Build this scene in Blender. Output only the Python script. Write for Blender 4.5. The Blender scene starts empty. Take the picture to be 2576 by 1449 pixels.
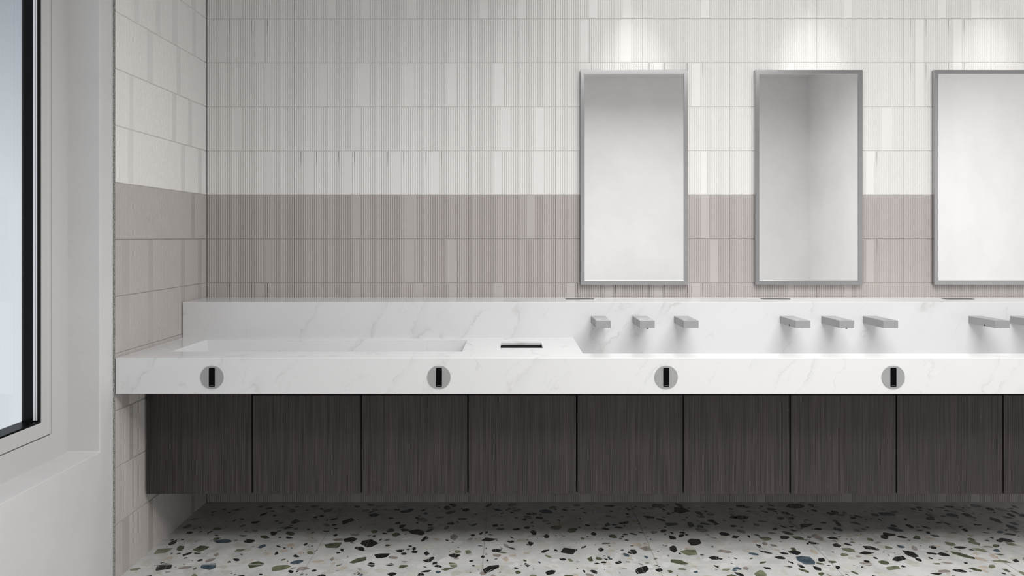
import bpy, bmesh, math, random
from mathutils import Vector
random.seed(7)
C = bpy.context.scene.collection
PI = math.pi

# ------------------------------------------------------------------ camera
S = 548.25            # photo pixels per metre on the tiled back wall
D = 3.471             # camera to back wall
CZ = 1.2184           # camera height
cam_d = bpy.data.cameras.new('camera')
cam = bpy.data.objects.new('camera', cam_d); C.objects.link(cam)
cam.location = (0, 0, CZ); cam.rotation_euler = (PI/2, 0, 0)
cam_d.sensor_width = 36; cam_d.lens = 1903/2576*36
cam_d.shift_y = -129.5/2576
cam_d.clip_start = 0.02; cam_d.clip_end = 100
sc = bpy.context.scene
sc.camera = cam
sc.view_settings.view_transform = 'Standard'
sc.view_settings.look = 'None'
sc.view_settings.gamma = 1
sc.view_settings.use_curve_mapping = False
sc.view_settings.exposure = 0.10

# ------------------------------------------------------------------ world: overcast daylight
w = bpy.data.worlds.new('world'); sc.world = w; w.use_nodes = True
nt = w.node_tree; nt.nodes.clear()
tc = nt.nodes.new('ShaderNodeTexCoord'); sx = nt.nodes.new('ShaderNodeSeparateXYZ')
mr = nt.nodes.new('ShaderNodeMapRange'); mr.inputs[1].default_value = -0.15; mr.inputs[2].default_value = 0.26
rp = nt.nodes.new('ShaderNodeValToRGB')
rp.color_ramp.elements[0].color = (0.80, 0.825, 0.86, 1)
rp.color_ramp.elements[1].color = (0.37, 0.395, 0.43, 1)
e = rp.color_ramp.elements.new(0.45); e.color = (0.755, 0.785, 0.82, 1)
bg = nt.nodes.new('ShaderNodeBackground'); wo = nt.nodes.new('ShaderNodeOutputWorld')
nt.links.new(tc.outputs['Generated'], sx.inputs[0]); nt.links.new(sx.outputs[2], mr.inputs[0])
nt.links.new(mr.outputs[0], rp.inputs[0]); nt.links.new(rp.outputs[0], bg.inputs[0])
nt.links.new(bg.outputs[0], wo.inputs[0]); bg.inputs[1].default_value = 1.0

# ------------------------------------------------------------------ lights
def area(name, loc, rot, sx_, sy_, power, col=(1, 1, 1), spread=PI):
    d = bpy.data.lights.new(name, 'AREA'); d.shape = 'RECTANGLE'; d.size = sx_; d.size_y = sy_
    d.energy = power; d.color = col; d.spread = spread
    o = bpy.data.objects.new(name, d); C.objects.link(o); o.location = loc; o.rotation_euler = rot
    return o
def spot(name, loc, target, power, ang, blend, rad, col=(1, .99, .975)):
    d = bpy.data.lights.new(name, 'SPOT'); d.energy = power; d.spot_size = ang; d.spot_blend = blend
    d.shadow_soft_size = rad; d.color = col
    o = bpy.data.objects.new(name, d); C.objects.link(o); o.location = loc
    o.rotation_euler = (Vector(target)-Vector(loc)).to_track_quat('-Z', 'Y').to_euler()
    return o
# ceiling light field of the room (downward panel lamp), an added fill further back, and the downlights over each mirror
area('ceiling_panel_light', (1.2, 1.60, 2.97), (0, 0, 0), 2.0, 1.0, 48, (1, .985, .975), math.radians(140))
area('rear_fill_light', (1.1, 0.30, 2.97), (0, 0, 0), 2.6, 1.0, 60, (1, .985, .975), math.radians(165))  # unseen fill lamp, added to brighten the rear wall
for lx in (0.56, 1.37, 2.17, 2.97):
    spot('downlight_flood', (lx, 3.11, 2.97), (lx, 3.11, 0.9), 14, math.radians(116), 0.75, 0.05)
    if lx > 2.5: continue
    spot('downlight', (lx, 3.13, 2.97), (lx, 3.335, 2.0), 42, math.radians(28.5), 0.85, 0.03)

# ------------------------------------------------------------------ helpers
def obj(name, bm, mats, parent=None, smooth=False, bevel=None, seg=2):
    me = bpy.data.meshes.new(name); bm.normal_update(); bm.to_mesh(me); bm.free()
    for m in (mats if isinstance(mats, (list, tuple)) else [mats]): me.materials.append(m)
    if smooth:
        for p in me.polygons: p.use_smooth = True
    o = bpy.data.objects.new(name, me); C.objects.link(o)
    if parent: o.parent = parent
    if bevel:
        b = o.modifiers.new('bevel', 'BEVEL'); b.width = bevel; b.segments = seg
        b.limit_method = 'ANGLE'; b.angle_limit = math.radians(40)
    return o
def box(bm, x0, x1, y0, y1, z0, z1, mi=0):
    v = [bm.verts.new(p) for p in ((x0,y0,z0),(x1,y0,z0),(x1,y1,z0),(x0,y1,z0),(x0,y0,z1),(x1,y0,z1),(x1,y1,z1),(x0,y1,z1))]
    for f in ((3,2,1,0),(4,5,6,7),(0,1,5,4),(1,2,6,5),(2,3,7,6),(3,0,4,7)):
        bm.faces.new([v[i] for i in f]).material_index = mi
    return bm
def bx(*a):
    return box(bmesh.new(), *a)
def thing(name, label, cat, loc=(0,0,0), group=None):
    o = bpy.data.objects.new(name, None); C.objects.link(o); o.location = loc
    o.empty_display_size = .05
    o['label'] = label; o['category'] = cat
    if group: o['group'] = group
    return o
def struct(o):
    o['kind'] = 'structure'; return o
def copy_tree(o, loc, label, parent=None):
    r = o.copy(); C.objects.link(r); r.location = loc; r['label'] = label
    for ch in list(o.children):
        c = ch.copy(); C.objects.link(c); c.parent = r
        for g in list(ch.children):
            k = g.copy(); C.objects.link(k); k.parent = c
    return r
def prism(bm, pts, axis, a0, a1, mi=0):
    """extrude a 2D outline along an axis; pts are the two other coordinates in order"""
    def P(p, a):
        if axis == 'y': return (p[0], a, p[1])
        if axis == 'z': return (p[0], p[1], a)
        return (a, p[0], p[1])
    A = [bm.verts.new(P(p, a0)) for p in pts]; B = [bm.verts.new(P(p, a1)) for p in pts]
    n = len(pts)
    bm.faces.new(A).material_index = mi; bm.faces.new(B[::-1]).material_index = mi
    for i in range(n):
        bm.faces.new([A[i], B[i], B[(i+1) % n], A[(i+1) % n]]).material_index = mi
    bmesh.ops.recalc_face_normals(bm, faces=bm.faces)
    return bm
def rrect(cx, cz, w_, h_, r, n=6):
    out = []
    for qx, qz, a0 in ((1,1,0),(-1,1,90),(-1,-1,180),(1,-1,270)):
        for i in range(n+1):
            a = math.radians(a0+90*i/n)
            out.append((cx+qx*(w_/2-r)+r*math.cos(a), cz+qz*(h_/2-r)+r*math.sin(a)))
    return out
def circ(cx, cz, r, n=48):
    return [(cx+r*math.cos(2*PI*i/n), cz+r*math.sin(2*PI*i/n)) for i in range(n)]

# ------------------------------------------------------------------ materials
def mat(name, col, rough=.5, metal=0, spec=.5):
    m = bpy.data.materials.new(name); m.use_nodes = True
    p = m.node_tree.nodes['Principled BSDF']
    p.inputs['Base Color'].default_value = (*col, 1); p.inputs['Roughness'].default_value = rough
    p.inputs['Metallic'].default_value = metal; p.inputs['Specular IOR Level'].default_value = spec
    return m
class N:
    """small node-graph builder"""
    def __init__(s, m): s.m = m; s.t = m.node_tree; s.p = s.t.nodes['Principled BSDF']
    def new(s, k, **kw):
        n = s.t.nodes.new(k)
        for a, b in kw.items(): setattr(n, a, b)
        return n
    def link(s, a, b): s.t.links.new(a, b)
    def coord(s, scale=(1,1,1), rot=(0,0,0), loc=(0,0,0), out='Object'):
        c = s.new('ShaderNodeTexCoord'); mp = s.new('ShaderNodeMapping')
        mp.inputs['Scale'].default_value = scale; mp.inputs['Rotation'].default_value = rot
        mp.inputs['Location'].default_value = loc
        s.link(c.outputs[out], mp.inputs[0]); return mp.outputs[0]
    def noise(s, v, scale, detail=4, rough=.5, dist=0):
        n = s.new('ShaderNodeTexNoise'); n.inputs['Scale'].default_value = scale
        n.inputs['Detail'].default_value = detail; n.inputs['Roughness'].default_value = rough
        n.inputs['Distortion'].default_value = dist
        if v: s.link(v, n.inputs['Vector'])
        return n.outputs['Fac']
    def math(s, op, a, b=None, clamp=False):
        n = s.new('ShaderNodeMath', operation=op); n.use_clamp = clamp
        for i, q in enumerate((a, b)):
            if q is None: continue
            if isinstance(q, (int, float)): n.inputs[i].default_value = q
            else: s.link(q, n.inputs[i])
        return n.outputs[0]
    def rng(s, v, a, b, c=0, d=1):
        n = s.new('ShaderNodeMapRange'); s.link(v, n.inputs[0])
        for i, q in enumerate((a, b, c, d)): n.inputs[i+1].default_value = q
        return n.outputs[0]
    def mix(s, f, a, b):
        n = s.new('ShaderNodeMix', data_type='RGBA')
        if isinstance(f, (int, float)): n.inputs[0].default_value = f
        else: s.link(f, n.inputs[0])
        for i, q in ((6, a), (7, b)):
            if isinstance(q, tuple): n.inputs[i].default_value = (*q, 1)
            else: s.link(q, n.inputs[i])
        return n.outputs[2]
    def bump(s, h, strength, dist):
        n = s.new('ShaderNodeBump'); n.inputs['Strength'].default_value = strength
        n.inputs['Distance'].default_value = dist; s.link(h, n.inputs['Height'])
        s.link(n.outputs[0], s.p.inputs['Normal'])

def plaster(name, col, amp=.0006):
    m = mat(name, col, .85, spec=.2); g = N(m)
    v = g.coord()
    big = g.noise(v, 2.2, 4, .6); fine = g.noise(v, 170, 4, .6); mid = g.noise(g.coord((1, 1, 6)), 5, 5, .65)
    f = g.rng(big, .35, .68)
    c = g.mix(f, tuple(k*.93 for k in col), col)
    f2 = g.rng(mid, .60, .72, 0, .25)
    g.link(g.mix(f2, c, tuple(k*.88 for k in col)), g.p.inputs['Base Color'])
    h = g.math('ADD', g.math('MULTIPLY', fine, .6), g.math('MULTIPLY', mid, .8))
    g.bump(h, .5, amp*2)
    return m
M = {}
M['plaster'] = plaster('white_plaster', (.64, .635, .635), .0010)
M['plaster2'] = plaster('smooth_plaster', (.84, .839, .842), .0005)
M['ceiling'] = mat('ceiling_paint', (.7, .7, .7), .9)

def tile_mat(name, col):
    m = mat(name, col, .42, spec=.4); g = N(m)
    v = g.coord(); f = g.noise(v, 1.4, 3, .5)
    g.link(g.mix(g.rng(f, .35, .65), tuple(k*.97 for k in col), col), g.p.inputs['Base Color'])
    return m
M['tile_white'] = tile_mat('ivory_fluted_tile', (.76, .748, .732))
M['tile_taupe'] = tile_mat('taupe_fluted_tile', (.46, .428, .413))
M['mortar'] = mat('mortar_edge', (.25, .26, .24), .95)
g = N(M['mortar']); f = g.noise(g.coord(), 260, 3, .7)
g.link(g.mix(g.rng(f, .4, .6), (.16, .165, .15), (.36, .37, .34)), g.p.inputs['Base Color'])

# marble: white with thin diagonal grey veins
def marble():
    base = (.665, .668, .674)
    m = mat('white_veined_marble', base, .16, spec=.5); g = N(m)
    v0 = g.coord()
    wn = g.new('ShaderNodeTexNoise'); wn.inputs['Scale'].default_value = 4.5; wn.inputs['Detail'].default_value = 10
    wn.inputs['Roughness'].default_value = .68
    g.link(v0, wn.inputs['Vector'])
    sub = g.new('ShaderNodeVectorMath', operation='SUBTRACT'); g.link(wn.outputs['Color'], sub.inputs[0]); sub.inputs[1].default_value = (.5, .5, .5)
    scl = g.new('ShaderNodeVectorMath', operation='SCALE'); g.link(sub.outputs[0], scl.inputs[0]); scl.inputs['Scale'].default_value = .17
    add = g.new('ShaderNodeVectorMath', operation='ADD'); g.link(v0, add.inputs[0]); g.link(scl.outputs[0], add.inputs[1])
    def veins(rot, sc_, scale, w0, loc):
        mp = g.new('ShaderNodeMapping'); mp.vector_type = 'TEXTURE'
        mp.inputs['Rotation'].default_value = (0, rot, 0); mp.inputs['Scale'].default_value = sc_
        mp.inputs['Location'].default_value = loc
        g.link(add.outputs[0], mp.inputs[0])
        n = g.noise(mp.outputs[0], scale, 2, .5)
        d = g.math('ABSOLUTE', g.math('SUBTRACT', n, .5))
        return d, n
    # stretched along a direction leaning to the right
    d1, n1 = veins(math.radians(38), (1, 3, 4.5), 3.4, .01, (.3, 0, .2))
    d2, n2 = veins(math.radians(30), (1, 2.5, 5), 6.5, .01, (2.3, 1, .7))
    brk = g.noise(v0, 9, 4, .6)
    line1 = g.math('MULTIPLY', g.rng(d1, 0, .0075, 1, 0), g.rng(brk, .44, .6))
    line2 = g.math('MULTIPLY', g.rng(d2, 0, .006, 1, 0), g.rng(brk, .56, .44, .9, 0))
    # soft grey band on one side of a vein
    soft = g.math('MULTIPLY', g.rng(n1, .5, .545, 1, 0), g.rng(n1, .497, .503))
    soft = g.math('MULTIPLY', soft, g.rng(brk, .42, .6, .15, 1))
    c = g.mix(g.math('MULTIPLY', soft, .36), base, (.54, .55, .56))
    c = g.mix(g.math('MULTIPLY', line1, .45), c, (.42, .41, .38))
    c = g.mix(g.math('MULTIPLY', line2, .36), c, (.44, .44, .43))
    g.link(c, g.p.inputs['Base Color'])
    return m
M['marble'] = marble()

# dark wood with fine vertical grain
def wood():
    m = mat('dark_grooved_wood', (.035, .028, .026), .55, spec=.25); g = N(m)
    geo = g.new('ShaderNodeNewGeometry')
    def wc(sz, loc=(0, 0, 0)):
        mp = g.new('ShaderNodeMapping'); mp.inputs['Scale'].default_value = (1, 1, sz); mp.inputs['Location'].default_value = loc
        g.link(geo.outputs['Position'], mp.inputs[0]); return mp.outputs[0]
    a = g.noise(wc(.010), 430, 2, .6)
    wv = g.new('ShaderNodeTexWave', wave_type='BANDS', bands_direction='X')
    wv.inputs['Scale'].default_value = 2*PI/.0046/20; wv.inputs['Distortion'].default_value = 2.2
    wv.inputs['Detail'].default_value = 2; wv.inputs['Detail Scale'].default_value = .8
    g.link(wc(.02), wv.inputs['Vector'])
    b = g.noise(wc(.06), 38, 4, .6)
    s_ = g.noise(wc(.10, (3, 1, 5)), 190, 2, .5)
    h = g.math('ADD', g.math('MULTIPLY', g.rng(a, .32, .68), .62), g.math('MULTIPLY', wv.outputs['Fac'], .38))
    c = g.mix(h, (.011, .0095, .009), (.098, .083, .078))
    c = g.mix(g.math('MULTIPLY', g.rng(b, .38, .66), .38), c, (.026, .026, .029))
    c = g.mix(g.rng(s_, .74, .80, 0, .6), c, (.20, .165, .155))
    g.link(c, g.p.inputs['Base Color'])
    g.bump(h, .5, .0010)
    return m
M['wood'] = wood()
M['carcass'] = mat('dark_cabinet_body', (.02, .017, .016), .7)
def steel(name, col, rough, metal=.85):
    m = mat(name, col, rough, metal); return m
M['steel'] = steel('satin_steel', (.34, .342, .345), .5, .35)
M['frame'] = steel('brushed_mirror_frame', (.42, .42, .425), .2, 1)
M['steel_dark2'] = steel('mid_grey_steel', (.20, .205, .205), .4)  # darker grey steel for slot lips and sensor windows
M['dark_steel'] = steel('dark_steel', (.12, .13, .12), .4)
M['black'] = mat('gloss_black', (.002, .002, .002), .2, spec=.06)
M['matt_black'] = mat('matt_black', (.006, .006, .006), .7)
M['mirror'] = mat('mirror_silver', (.94, .935, .94), .0, 1)
M['window_paint'] = mat('window_frame_paint', (.55, .545, .545), .5)
M['groove'] = mat('frame_groove', (.25, .25, .25), .6)
M['gasket'] = mat('black_gasket', (.003, .004, .004), .3, spec=.15)
M['pale_strip'] = mat('pale_jamb_strip', (.85, .87, .9), .35)
gm = bpy.data.materials.new('window_glass'); gm.use_nodes = True
t = gm.node_tree; t.nodes.clear()
tr = t.nodes.new('ShaderNodeBsdfTransparent'); tr.inputs[0].default_value = (.93, .95, .96, 1)
gl = t.nodes.new('ShaderNodeBsdfGlossy'); gl.inputs['Roughness'].default_value = .0
mx = t.nodes.new('ShaderNodeMixShader'); ou = t.nodes.new('ShaderNodeOutputMaterial')
mx.inputs[0].default_value = .07; t.links.new(tr.outputs[0], mx.inputs[1]); t.links.new(gl.outputs[0], mx.inputs[2]); t.links.new(mx.outputs[0], ou.inputs[0])
M['glass'] = gm

# ------------------------------------------------------------------ fluted tiles (real relief)
TW, TH = .4, .20215
NR = 39                         # ribs across one tile
Z0 = 1.005 - 5*TH               # lowest joint (just under the floor)
RIB = .0040
DESIGN = {'A': [(12,16)], 'B': [(5,9),(22,26)], 'C': [(26,29)], 'E': [(11,15),(29,34)],
          'F': [(15,19),(30,34)], 'G': [], 'H': [(11.5,16)], 'I': [(26,30)]}
RT = [(0,1),(.10,.80),(.22,.32),(.38,.05),(.5,0),(.62,.05),(.78,.32),(.90,.80)]
def tile_profile(key):
    """list of (u, depth, groove) across a tile"""
    out = []
    bands = DESIGN[key]
    r = 0
    p = TW/NR
    def inb(k):
        return any(a <= k+.5 <= b for a, b in bands)
    deep = key == 'B'
    for k in range(NR):
        if inb(k):
            first = not inb(k-1); last = not inb(k+1)
            if first:
                out += [(k*p, RIB*.9, 0), (k*p+.0012, .0017, 0)]
                if deep: out += [(k*p-.0, .0017, 0)]
            elif last: out += [((k+1)*p-.0014, .0017, 0)]
            else: out += [(k*p, .0017, 0)]
        else:
            gk = deep and (inb(k+2) and not inb(k+1) or inb(k-2) and not inb(k-1))
            for i, (t_, d_) in enumerate(RT):
                g_ = .010 if (gk and i == 0) else 0
                out.append(((k+t_)*p, RIB*d_, g_))
    out.append((TW, RIB*1, 0))
    out.sort(key=lambda q: q[0])
    out[0] = (0, 0.0062, 0); out[-1] = (TW, 0.0062, 0)
    return out
PROF = {k: tile_profile(k) for k in DESIGN}
def fluted(name, place, cols, rows, layout, parent=None):
    """place(u, depth, z) -> world point; one mesh of tiles, two glaze colours by row"""
    V, F, MI = [], [], []
    for r in rows:
        z0 = Z0+r*TH; z1 = z0+TH
        mi = 0 if r >= 7 - 0 and z0 > 1.4 else 1
        for c in cols:
            pr = PROF[layout(r, c)]
            lv = [(max(z0, .0), 'e'), (max(z0+.0028, .0), 'p'), (z0+TH*.62, 'p'), (z1-.0028, 'g'), (z1, 'e')]
            base = len(V); n = len(pr)
            for z, kind in lv:
                for u, d_, g_ in pr:
                    if kind == 'e': dd = max(d_, .0050)
                    elif kind == 'p': dd = d_
                    else: dd = d_+g_
                    V.append(place(c*TW+u, dd, z))
            for j in range(4):
                for i in range(n-1):
                    a = base+j*n+i
                    F.append((a, a+1, a+n+1, a+n)); MI.append(mi)
    me = bpy.data.meshes.new(name); me.from_pydata(V, [], F)
    me.materials.append(M['tile_white']); me.materials.append(M['tile_taupe'])
    me.polygons.foreach_set('material_index', MI); me.update()
    o = bpy.data.objects.new(name, me); C.objects.link(o)
    if parent: o.parent = parent
    return o
# designs seen in the photograph, per row, from the left corner
rowdef = {
 10: 'AFABFIGAF', 9: 'BGGGEGGGB', 8: 'CEEHHBCGB', 7: 'AIGFAGGEC', 6: 'CBBEGCEBG', 5: 'GIHIGICHG',
 4: 'CGEGGFGBC', 3: 'BIFHBBCAG'}
rnd = random.Random(3)
fill = {}
def lay_back(r, c):
    s_ = rowdef.get(r, '')
    if c < len(s_): return s_[c]
    if (r, c) not in fill: fill[(r, c)] = rnd.choice('ABCEFGGHI')
    return fill[(r, c)]
# joints in the photo: y=712 is joint 5, 601 -> 6, 489.5 -> 7 (colour change), 379 -> 8, 268 -> 9, 158 -> 10, 47 -> 11
rowmap = {11: 10, 10: 9, 9: 8, 8: 7, 7: 6, 6: 5, 5: 4, 4: 3}
wb = fluted('wall_back', lambda u, d_, z: (-1.4008+u, D+d_, z), range(12), range(15), lambda r, c: lay_back(rowmap.get(r, 20+r), c))
struct(wb); wb['label'] = 'back wall of fluted tiles, ivory above and taupe below'; 

# ------------------------------------------------------------------ left wall with window opening
XP, XT = -1.409, -1.4008
YE = 2.671                       # front end of the tiling on the left wall
WY0, WY1, WZ0, WZ1 = .95, 2.588, .4813, 2.62
bm = bmesh.new()
def ring(bm, y0, y1, z0, z1, Y0, Y1, Z0_, Z1_, xf, xb, mi=0):
    """rectangular ring (outer y0..y1,z0..z1, hole Y0..Y1,Z0_..Z1_) between planes xf (front) and xb"""
    o = [(y0,z0),(y1,z0),(y1,z1),(y0,z1)]; i = [(Y0,Z0_),(Y1,Z0_),(Y1,Z1_),(Y0,Z1_)]
    vs = [[bm.verts.new((x, p[0], p[1])) for p in q] for x in (xf, xb) for q in (o, i)]
    of, jf, ob, jb = vs
    for k in range(4):
        n = (k+1) % 4
        for f in ([of[k], of[n], jf[n], jf[k]], [ob[n], ob[k], jb[k], jb[n]],
                  [of[n], of[k], ob[k], ob[n]], [jf[k], jf[n], jb[n], jb[k]]):
            bm.faces.new(f).material_index = mi
    bmesh.ops.recalc_face_normals(bm, faces=bm.faces)
    return bm
ring(bm, -1.75, 3.52, -.05, 3.05, WY0, WY1, WZ0, WZ1, XP, XP-.24)
wl = struct(obj('wall_left', bm, M['plaster'], bevel=.004, seg=3))
wl['label'] = 'white plastered left wall with a deep window opening, tiled at its far end'
# tiles run from the room corner (u = 0) towards the camera (u = .8)
rl = {11: 'HB', 10: 'EB', 9: 'IH', 8: 'FC', 7: 'BI', 6: 'AG', 5: 'BE', 4: 'BE', 3: 'GE', 2: 'GC', 1: 'FG', 0: 'AE'}
lt = fluted('tile_cladding', lambda u, d_, z: (XT-d_, D-u, z), range(2), range(15), lambda r, c: rl.get(r, 'GA')[c], wl)
# mirror the winding: faces must look into the room
lt.data.flip_normals()
bm = bx(XP-.001, XT-.001, YE-.0005, YE+.004, 0, 3.0)
obj('mortar_edge', bm, M['mortar'], wl)

# ------------------------------------------------------------------ remaining shell
struct(obj('wall_right', bx(3.33, 3.45, -1.75, 3.5, 0, 3.02), M['plaster2']))
struct(obj('wall_rear', bx(-1.42, 3.34, -1.72, -1.6, 0, 3.02), M['plaster2']))
struct(obj('ceiling', bx(-1.6, 3.45, -1.75, 3.55, 3.0, 3.1), M['ceiling']))
struct(obj('wall_back_core', bx(-1.6, 3.45, D+.0160, D+.15, 0, 3.0), M['plaster2'])).name = 'wall_backing'

# ------------------------------------------------------------------ terrazzo floor: slabs with inlaid stone chips
def terrazzo():
    base = (.66, .665, .65)
    m = mat('terrazzo_ground', base, .14, spec=.5); g = N(m)
    v = g.coord()
    a = g.noise(v, 7, 6, .65, .6)
    vo = g.new('ShaderNodeTexVoronoi'); vo.inputs['Scale'].default_value = 26; vo.inputs['Randomness'].default_value = 1
    wv = g.new('ShaderNodeTexNoise'); wv.inputs['Scale'].default_value = 14; g.link(v, wv.inputs['Vector'])
    ad = g.new('ShaderNodeMixRGB'); ad.inputs[0].default_value = .07; g.link(v, ad.inputs[1]); g.link(wv.outputs['Color'], ad.inputs[2])
    g.link(ad.outputs[0], vo.inputs['Vector'])
    sp = g.new('ShaderNodeSeparateColor'); g.link(vo.outputs['Color'], sp.inputs[0])
    cell = g.math('MULTIPLY', g.rng(sp.outputs[0], .68, .72), g.rng(vo.outputs['Distance'], .55, .45))
    tone = g.mix(g.rng(sp.outputs[1], .3, .7), (.46, .45, .39), (.66, .66, .65))
    c = g.mix(g.rng(a, .35, .62), (.47, .475, .465), (.63, .63, .62))
    c = g.mix(g.math('MULTIPLY', cell, .8), c, tone)
    vein = g.math('ABSOLUTE', g.math('SUBTRACT', g.noise(v, 9, 4, .6, 1.2), .5))
    c = g.mix(g.rng(vein, 0, .012, .30, 0), c, (.50, .47, .40))
    g.link(c, g.p.inputs['Base Color'])
    return m
def chip(name, c1, c2, crack=False, rough=.14):
    m = mat(name, c1, rough, spec=.5); g = N(m); v = g.coord()
    f = g.noise(v, 28, 5, .65, .5)
    c = g.mix(g.rng(f, .35, .65), c1, c2)
    if crack:
        d = g.math('ABSOLUTE', g.math('SUBTRACT', g.noise(g.coord((1, .35, 1), (0, 0, .7)), 19, 1, .4), .5))
        c = g.mix(g.rng(d, .001, .0045, .8, 0), c, (.6, .6, .57))
    g.link(c, g.p.inputs['Base Color']); return m
chips = [chip('black_stone', (.012, .012, .011), (.03, .03, .028), True),
         chip('olive_stone', (.10, .11, .065), (.23, .24, .16)),
         chip('slate_blue_stone', (.035, .055, .075), (.11, .145, .175)),
         chip('beige_stone', (.42, .36, .29), (.58, .52, .45)),
         chip('grey_brown_stone', (.20, .17, .15), (.38, .34, .31)),
         chip('dark_green_stone', (.05, .06, .035), (.12, .13, .08)),
         chip('pale_stone', (.50, .50, .45), (.60, .60, .56))]
bm = bmesh.new()
X0f, X1f, Y0f, Y1f = -1.5, 3.34, -1.65, 3.50
box(bm, X0f, X1f, Y0f, Y1f, -.12, 0)
cr = random.Random(11)
placed = []
def poly_chip(cx, cy, r, mi, z):
    n = cr.choice((4, 5, 5, 6, 6, 7)); asp = cr.uniform(.38, .9); rot = cr.uniform(0, PI)
    pts = []
    for k in range(n):
        a = 2*PI*(k+cr.uniform(-.32, .32))/n; rr = r*cr.uniform(.78, 1.08)
        x, y = rr*math.cos(a), rr*math.sin(a)*asp
        pts.append((cx+x*math.cos(rot)-y*math.sin(rot), cy+x*math.sin(rot)+y*math.cos(rot)))
    # round the corners slightly
    P = []
    for k in range(n):
        p0, p1, p2 = pts[k-1], pts[k], pts[(k+1) % n]; q = .09
        P += [(p1[0]+(p0[0]-p1[0])*q, p1[1]+(p0[1]-p1[1])*q), (p1[0]+(p2[0]-p1[0])*q, p1[1]+(p2[1]-p1[1])*q)]
    f = bm.faces.new([bm.verts.new((x, y, z)) for x, y in P]); f.material_index = mi
    f.normal_update()
    if f.normal.z < 0: f.normal_flip()
cell = {}
def free(x, y, r):
    i, j = int(x/.1), int(y/.1)
    for a in range(i-1, i+2):
        for b in range(j-1, j+2):
            for (px, py, pr) in cell.get((a, b), ()):
                if (px-x)**2+(py-y)**2 < (pr+r)**2*.50: return False
    cell.setdefault((i, j), []).append((x, y, r)); return True
for rad, cnt, pal in (((.028, .048), 760, (1,2,4,0,5,3,1,4,5,0,0)), ((.016, .029), 7000, (0,0,0,0,0,0,1,1,2,4,5,5,3,6,6,6,3,4)), ((.008, .014), 5000, (0,0,0,0,5,1,3,4,2,6,6,4)), ((.004, .007), 2500, (0,5,4,0,6))):
    for _ in range(cnt):
        r = cr.uniform(*rad); x = cr.uniform(-1.38, 3.3); y = cr.uniform(-1.5, 3.44)
        if free(x, y, r*.95): poly_chip(x, y, r, 1+cr.choice(pal), .0003)
# slab joints
k = -4
while True:
    x = -.1096+.65*k
    if x > 3.3: break
    if x > -1.39:
        box(bm, x-.0006, x+.0006, Y0f, Y1f, .0001, .0006, 8)
    k += 1
for y in (2.807, 2.157, 1.507, .857, .207, -.443):
    box(bm, X0f, X1f, y-.0012, y+.0012, .0001, .0006, 9)
M['joint_dark'] = mat('slab_joint_dark', (.20, .20, .195), .6)
M['joint_light'] = mat('slab_joint_light', (.55, .55, .54), .4)
fl = struct(obj('floor', bm, [terrazzo()]+chips+[M['joint_dark'], M['joint_light']]))
fl['label'] = 'pale terrazzo floor with black, green and blue stone chips'

# ------------------------------------------------------------------ window
XF = -1.5206
win = bpy.data.objects.new('window_1', None); C.objects.link(win); struct(win); win.location = (XF, 1.77, WZ0)
win['label'] = 'white framed window with black seal in the left wall'
def wpart(name, bm, m, parent=None, **k):
    bm.transform(__import__('mathutils').Matrix.Translation((-XF, -1.77, -WZ0)))
    return obj(name, bm, m, parent or win, **k)
def rr(a, b, xf, xb):
    """ring set in by a..b from the opening edge"""
    bm = bmesh.new()
    return ring(bm, WY0+a, WY1-a, WZ0+a*.94, WZ1-a, WY0+b, WY1-b, WZ0+b*.94, WZ1-b, xf, xb)
wpart('window_frame', rr(-.004, .0885, XF, XF-.07), M['window_paint'], bevel=.0015)
wpart('frame_groove', rr(.088, .0955, XF-.006, XF-.05), M['groove'])
sash = wpart('sash', rr(.0935, .1435, XF+.001, XF-.05), M['window_paint'], bevel=.0015)
wpart('seal', rr(.142, .150, XF-.002, XF-.060), M['gasket'])
# two slim pale vertical strips on the far jamb
for a, b in ((.0095, .0122), (.0145, .0215)):
    wpart('jamb_strip', bx(XF-b, XF-a, WY1-.153, WY1-.149, WZ0+.145, WZ1-.15), M['pale_strip'])
wpart('glass_pane', bx(XF-.044, XF-.038, WY0+.148, WY1-.148, WZ0+.138, WZ1-.148), M['glass'])

# ------------------------------------------------------------------ marble counter with basins
CT, CB = .790, .6626
XL, XR = -1.3985, 3.325
YF, YS = 2.668, 3.210
xs = [XL, -1.269, -.1862, -.0445, .118, .26, 3.18, XR]
ys = [YF, 2.771, 2.817, 2.9096, 3.0626, 3.145, YS]
holes = {}
for i in range(len(xs)-1):
    for j in range(len(ys)-1):
        xm, ym = (xs[i]+xs[i+1])/2, (ys[j]+ys[j+1])/2
        if -1.269 < xm < -.1862 and 2.817 < ym < 3.145: holes[(i, j)] = 'left'
        elif .26 < xm < 3.18 and ym > 2.771: holes[(i, j)] = 'trough'
        elif -.0445 < xm < .118 and 2.9096 < ym < 3.0626: holes[(i, j)] = 'slot'
DEP = {'left': (.095, .014), 'trough': (.105, .012), 'slot': (.0105, 0)}
BND = {'left': (-1.269, -.1862, 2.817, 3.145), 'trough': (.26, 3.18, 2.771, YS+.02), 'slot': (-.0445, .118, 2.9096, 3.0626)}
bm = bmesh.new(); cache = {}
def V_(x, y, z):
    k = (round(x, 5), round(y, 5), round(z, 5))
    if k not in cache: cache[k] = bm.verts.new(k)
    return cache[k]
def low(h, x, y):
    d_, t_ = DEP[h]; b = BND[h]
    cx, cy = (b[0]+b[1])/2, (b[2]+b[3])/2
    nx = x+(t_ if abs(x-b[0]) < 1e-4 else -t_ if abs(x-b[1]) < 1e-4 else 0)
    ny = y+(t_ if abs(y-b[2]) < 1e-4 else -t_ if abs(y-b[3]) < 1e-4 else 0)
    return (nx, ny, CT-d_)
nx_, ny_ = len(xs)-1, len(ys)-1
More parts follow.
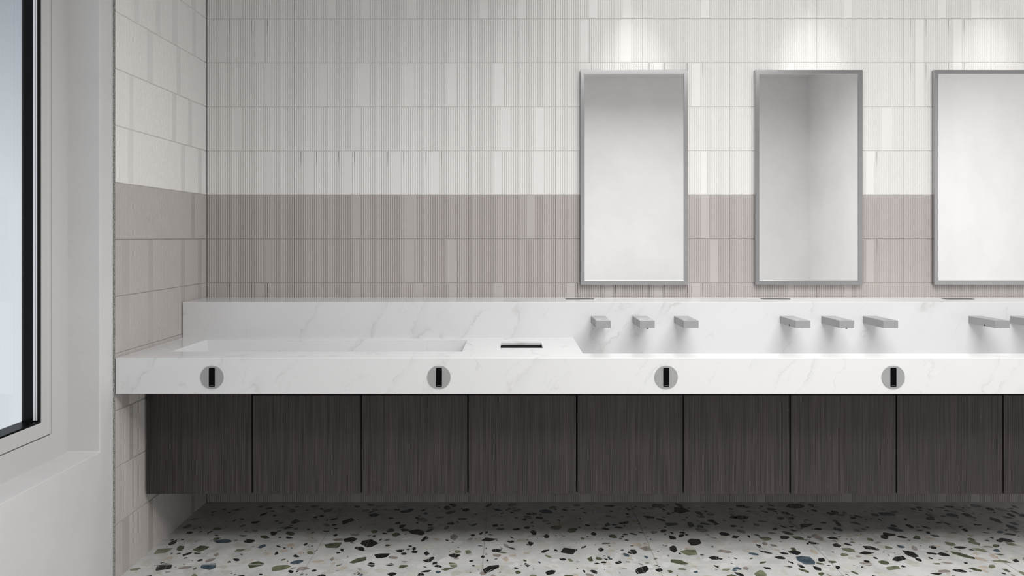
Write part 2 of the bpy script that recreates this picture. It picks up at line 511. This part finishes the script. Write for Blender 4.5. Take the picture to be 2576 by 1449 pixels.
for i in range(nx_):
    for j in range(ny_):
        q = [(xs[i], ys[j]), (xs[i+1], ys[j]), (xs[i+1], ys[j+1]), (xs[i], ys[j+1])]
        h = holes.get((i, j))
        if h is None:
            bm.faces.new([V_(*p, CT) for p in q])
            bm.faces.new([V_(*p, CB) for p in q[::-1]])
        elif h != 'slot':
            bm.faces.new([V_(*low(h, *p)) for p in q]); bm.faces.new([V_(*p, CB) for p in q[::-1]])
        for (di, dj), (a, b) in (((0,-1),(0,1)), ((1,0),(1,2)), ((0,1),(2,3)), ((-1,0),(3,0))):
            ni, nj = i+di, j+dj
            out = ni < 0 or nj < 0 or ni >= nx_ or nj >= ny_
            pa, pb = q[a], q[b]
            if out:
                if h is None and nj < ny_: bm.faces.new([V_(*pa, CT), V_(*pa, CB), V_(*pb, CB), V_(*pb, CT)])
                elif h is not None and (nj < 0): pass
            elif h and holes.get((ni, nj)) != h:
                bm.faces.new([V_(*pb, CT), V_(*pa, CT), V_(*low(h, *pa)), V_(*low(h, *pb))])
bmesh.ops.recalc_face_normals(bm, faces=bm.faces)
counter = thing('washbasin_counter', 'long white veined marble counter with sunken basins, running the length of the tiled wall', 'counter', (0.9, 3.0, CB))
from mathutils import Matrix
def cpart(name, bm, m, **k):
    o = obj(name, bm, m, **k); o.parent = counter
    o.matrix_parent_inverse = Matrix.Translation((-.9, -3.0, -CB)); return o
cpart('basin_slab', bm, M['marble'], bevel=.0012)
# raised ledge behind the basins
cpart('ledge', bx(XL, XR, YS, D-.0004, CB, .9400), M['marble'], bevel=.0012)
# black chute under the towel slot
bm = bmesh.new()
zt = CT-.0105; a, b, c, d_ = -.0465, .120, 2.9076, 3.0646
vt = [bm.verts.new(p) for p in ((a,c,zt),(b,c,zt),(b,d_,zt),(a,d_,zt))]
vb = [bm.verts.new((p.co.x, p.co.y, CB+.004)) for p in vt]
for k in range(4): bm.faces.new([vt[k], vt[(k+1) % 4], vb[(k+1) % 4], vb[k]])
bm.faces.new(vb)
ch = cpart('waste_chute', bm, M['matt_black']); ch['label'] = 'black rectangular waste opening'

# ------------------------------------------------------------------ round sensor plates in the counter front
def plate(x, label):
    o = thing('sensor_plate', label, 'sensor plate', (x, YF, .7225), 'round plates along the counter front')
    obj('cover_disc', prism(bmesh.new(), circ(0, 0, .0410), 'y', -.0022, -.0002), M['steel'], o, bevel=.0006)
    s_ = obj('sensor_slot', prism(bmesh.new(), rrect(0, 0, .0212, .0665, .0035), 'y', -.0034, -.0020), M['black'], o, bevel=.0005)
    obj('slot_lip', prism(bmesh.new(), rrect(0, -.0285, .0140, .0014, .0006), 'y', -.0037, -.0033), M['steel_dark2'], s_)
    return o
p0 = plate(-1.0575, 'round steel plate with black slot, below the left basin, nearest the window')
for i, (x, lb) in enumerate(((-.2573, 'round steel plate with black slot, in the counter front left of the black waste opening'),
              (.5435, 'round steel plate with black slot, below the first mirror and first three taps'),
              (1.3440, 'round steel plate with black slot, rightmost, below the second group of taps'))):
    copy_tree(p0, (x, YF, .7225), lb)

# ------------------------------------------------------------------ wall taps
def tap(kind, x, label):
    o = thing('wall_tap', label, 'tap', (x, YS, .8507), 'square steel taps on the marble splashback')
    body = obj('spout', bx(0, .0600, -.175, .002, 0, .0303), M['steel'], o, bevel=.0010)
    obj('mounting_collar', bx(-.0006, .0606, -.003, .0005, -.0006, .0309), M['steel'], o, bevel=.0004)
    obj('top_cover', prism(bmesh.new(), rrect(.030, -.118, .0540, .1000, .004), 'z', .0302, .0309), M['steel'], o, bevel=.0003)
    pts = [(.030+.010*math.cos(a*PI/10), -.158+.007*math.sin(a*PI/10)) for a in range(11)]
    obj('sensor_window', prism(bmesh.new(), pts, 'z', .0307, .0313), M['steel_dark2'], o)
    if kind == 'notch':
        obj('key_hole', prism(bmesh.new(), rrect(-.108, .0046, .0085, 0.0062, .0015), 'x', -.0006, .0004), M['matt_black'], o)
        obj('outlet', prism(bmesh.new(), circ(.030, -.163, .006, 20), 'z', -.0012, .0002), M['steel'], o)
    elif kind == 'nozzle':
        obj('outlet', prism(bmesh.new(), circ(.032, -.166, .0040, 20), 'z', -.0034, .0002), M['matt_black'], o)
    return o
XB = .3365
t0 = tap('notch', XB, 'square steel tap, leftmost of three under the first mirror')
t1 = tap('nozzle', XB+.1762, 'square steel tap with black outlet, middle one of three under the first mirror')
t2 = tap('plain', XB+.3524, 'square steel tap, rightmost of three under the first mirror')
copy_tree(t0, (XB+.8007, YS, .8507), 'square steel tap, leftmost of three under the second mirror')
copy_tree(t1, (XB+.9770, YS, .8507), 'square steel tap with black outlet, middle of three under the second mirror')
copy_tree(t2, (XB+1.1530, YS, .8507), 'square steel tap, rightmost of three under the second mirror')
copy_tree(t0, (XB+1.6014, YS, .8507), 'square steel tap with black notch, under the cropped third mirror')
copy_tree(t1, (XB+1.7780, YS, .8507), 'square steel tap cut off by the right edge of the photo')

# ------------------------------------------------------------------ dark slots let into the ledge
def lslot(x, w_, label):
    o = obj('ledge_slot', prism(bmesh.new(), rrect(0, 0, w_, .052, .014), 'z', .0002, .0012), M['dark_steel'], bevel=.0004)
    o.location = (x, 3.376, .9400); o['label'] = label; o['category'] = 'slot'; o['group'] = 'dark slots in the marble ledge'
    return o
lslot(.3015, .126, 'flat dark slot in the marble ledge below the first mirror')
lslot(1.1760, .126, 'flat dark slot in the marble ledge below the second mirror')
lslot(1.9900, .130, 'flat dark slot in the marble ledge below the cropped third mirror')

# ------------------------------------------------------------------ mirrors
YM = 3.4486
def mirror(x, label):
    o = thing('wall_mirror', label, 'mirror', (x, D, .998), 'steel framed mirrors over the counter')
    W, H, b = .4900, .9806, .0190
    y0 = YM-D
    # one mitred frame
    bm = bmesh.new()
    vo = [(0,0),(W,0),(W,H),(0,H)]; vi = [(b,b),(W-b,b),(W-b,H-b),(b,H-b)]
    L = [[bm.verts.new((p[0], y, p[1])) for p in q] for y in (y0, .001) for q in (vo, vi)]
    for k in range(4):
        n = (k+1) % 4
        for f in ([L[0][k],L[0][n],L[1][n],L[1][k]], [L[2][n],L[2][k],L[3][k],L[3][n]], [L[0][n],L[0][k],L[2][k],L[2][n]], [L[1][k],L[1][n],L[3][n],L[3][k]]):
            bm.faces.new(f)
    bmesh.ops.recalc_face_normals(bm, faces=bm.faces)
    obj('mirror_frame', bm, M['frame'], o, bevel=.0008)
    obj('mirror_glass', bx(b-.0004, W-b+.0004, y0+.0045, y0+.008, b-.0004, H-b+.0004), M['mirror'], o)
    return o
m0 = mirror(.3124, 'steel framed rectangular mirror, leftmost, over the first group of taps')
copy_tree(m0, (1.1090, D, .998), 'steel framed rectangular mirror in the middle, reflecting a room corner')
copy_tree(m0, (1.9250, D, .998), 'steel framed rectangular mirror cut off by the right edge of the photo')

# ------------------------------------------------------------------ cabinets under the counter
YD = 2.880
edges = [-1.3915, -.9893, -.5741, -.1680, .2467, .6525, 1.0587, 1.4638, 1.8698, 2.2758]
names = ['leftmost dark wood cabinet, tight against the tiled side wall',
         'dark wood cabinet, second from the left, below the left basin',
         'dark wood cabinet, third from the left, below the plate left of centre',
         'dark wood cabinet, fourth from the left, below the black waste opening',
         'dark wood cabinet, fifth from the left, below the third round plate',
         'dark wood cabinet, sixth from the left, just right of the third round plate',
         'dark wood cabinet, seventh from the left, below the second group of taps',
         'dark wood cabinet, eighth from the left, right of the fourth round plate',
         'dark wood cabinet cut off by the right edge of the photo']
for i in range(9):
    a, b = edges[i], edges[i+1]; W = b-a
    o = thing('vanity_cabinet', names[i], 'cabinet', (a, YD, .238), 'dark wood cabinets under the counter')
    obj('cabinet_body', bx(.001, W-.001, .0165, .55, .0002, CB-.238-.0005), M['carcass'], o)
    g0 = .0 if i == 0 else .0033
    top = (CB-.0004 if i == 0 else .6136)-.238
    me = bx(g0, W-.0033, 0, .016, 0, top)
    d = obj('cabinet_door', me, M['wood'], o, bevel=.0008)
    d['label'] = 'grooved dark wood door'
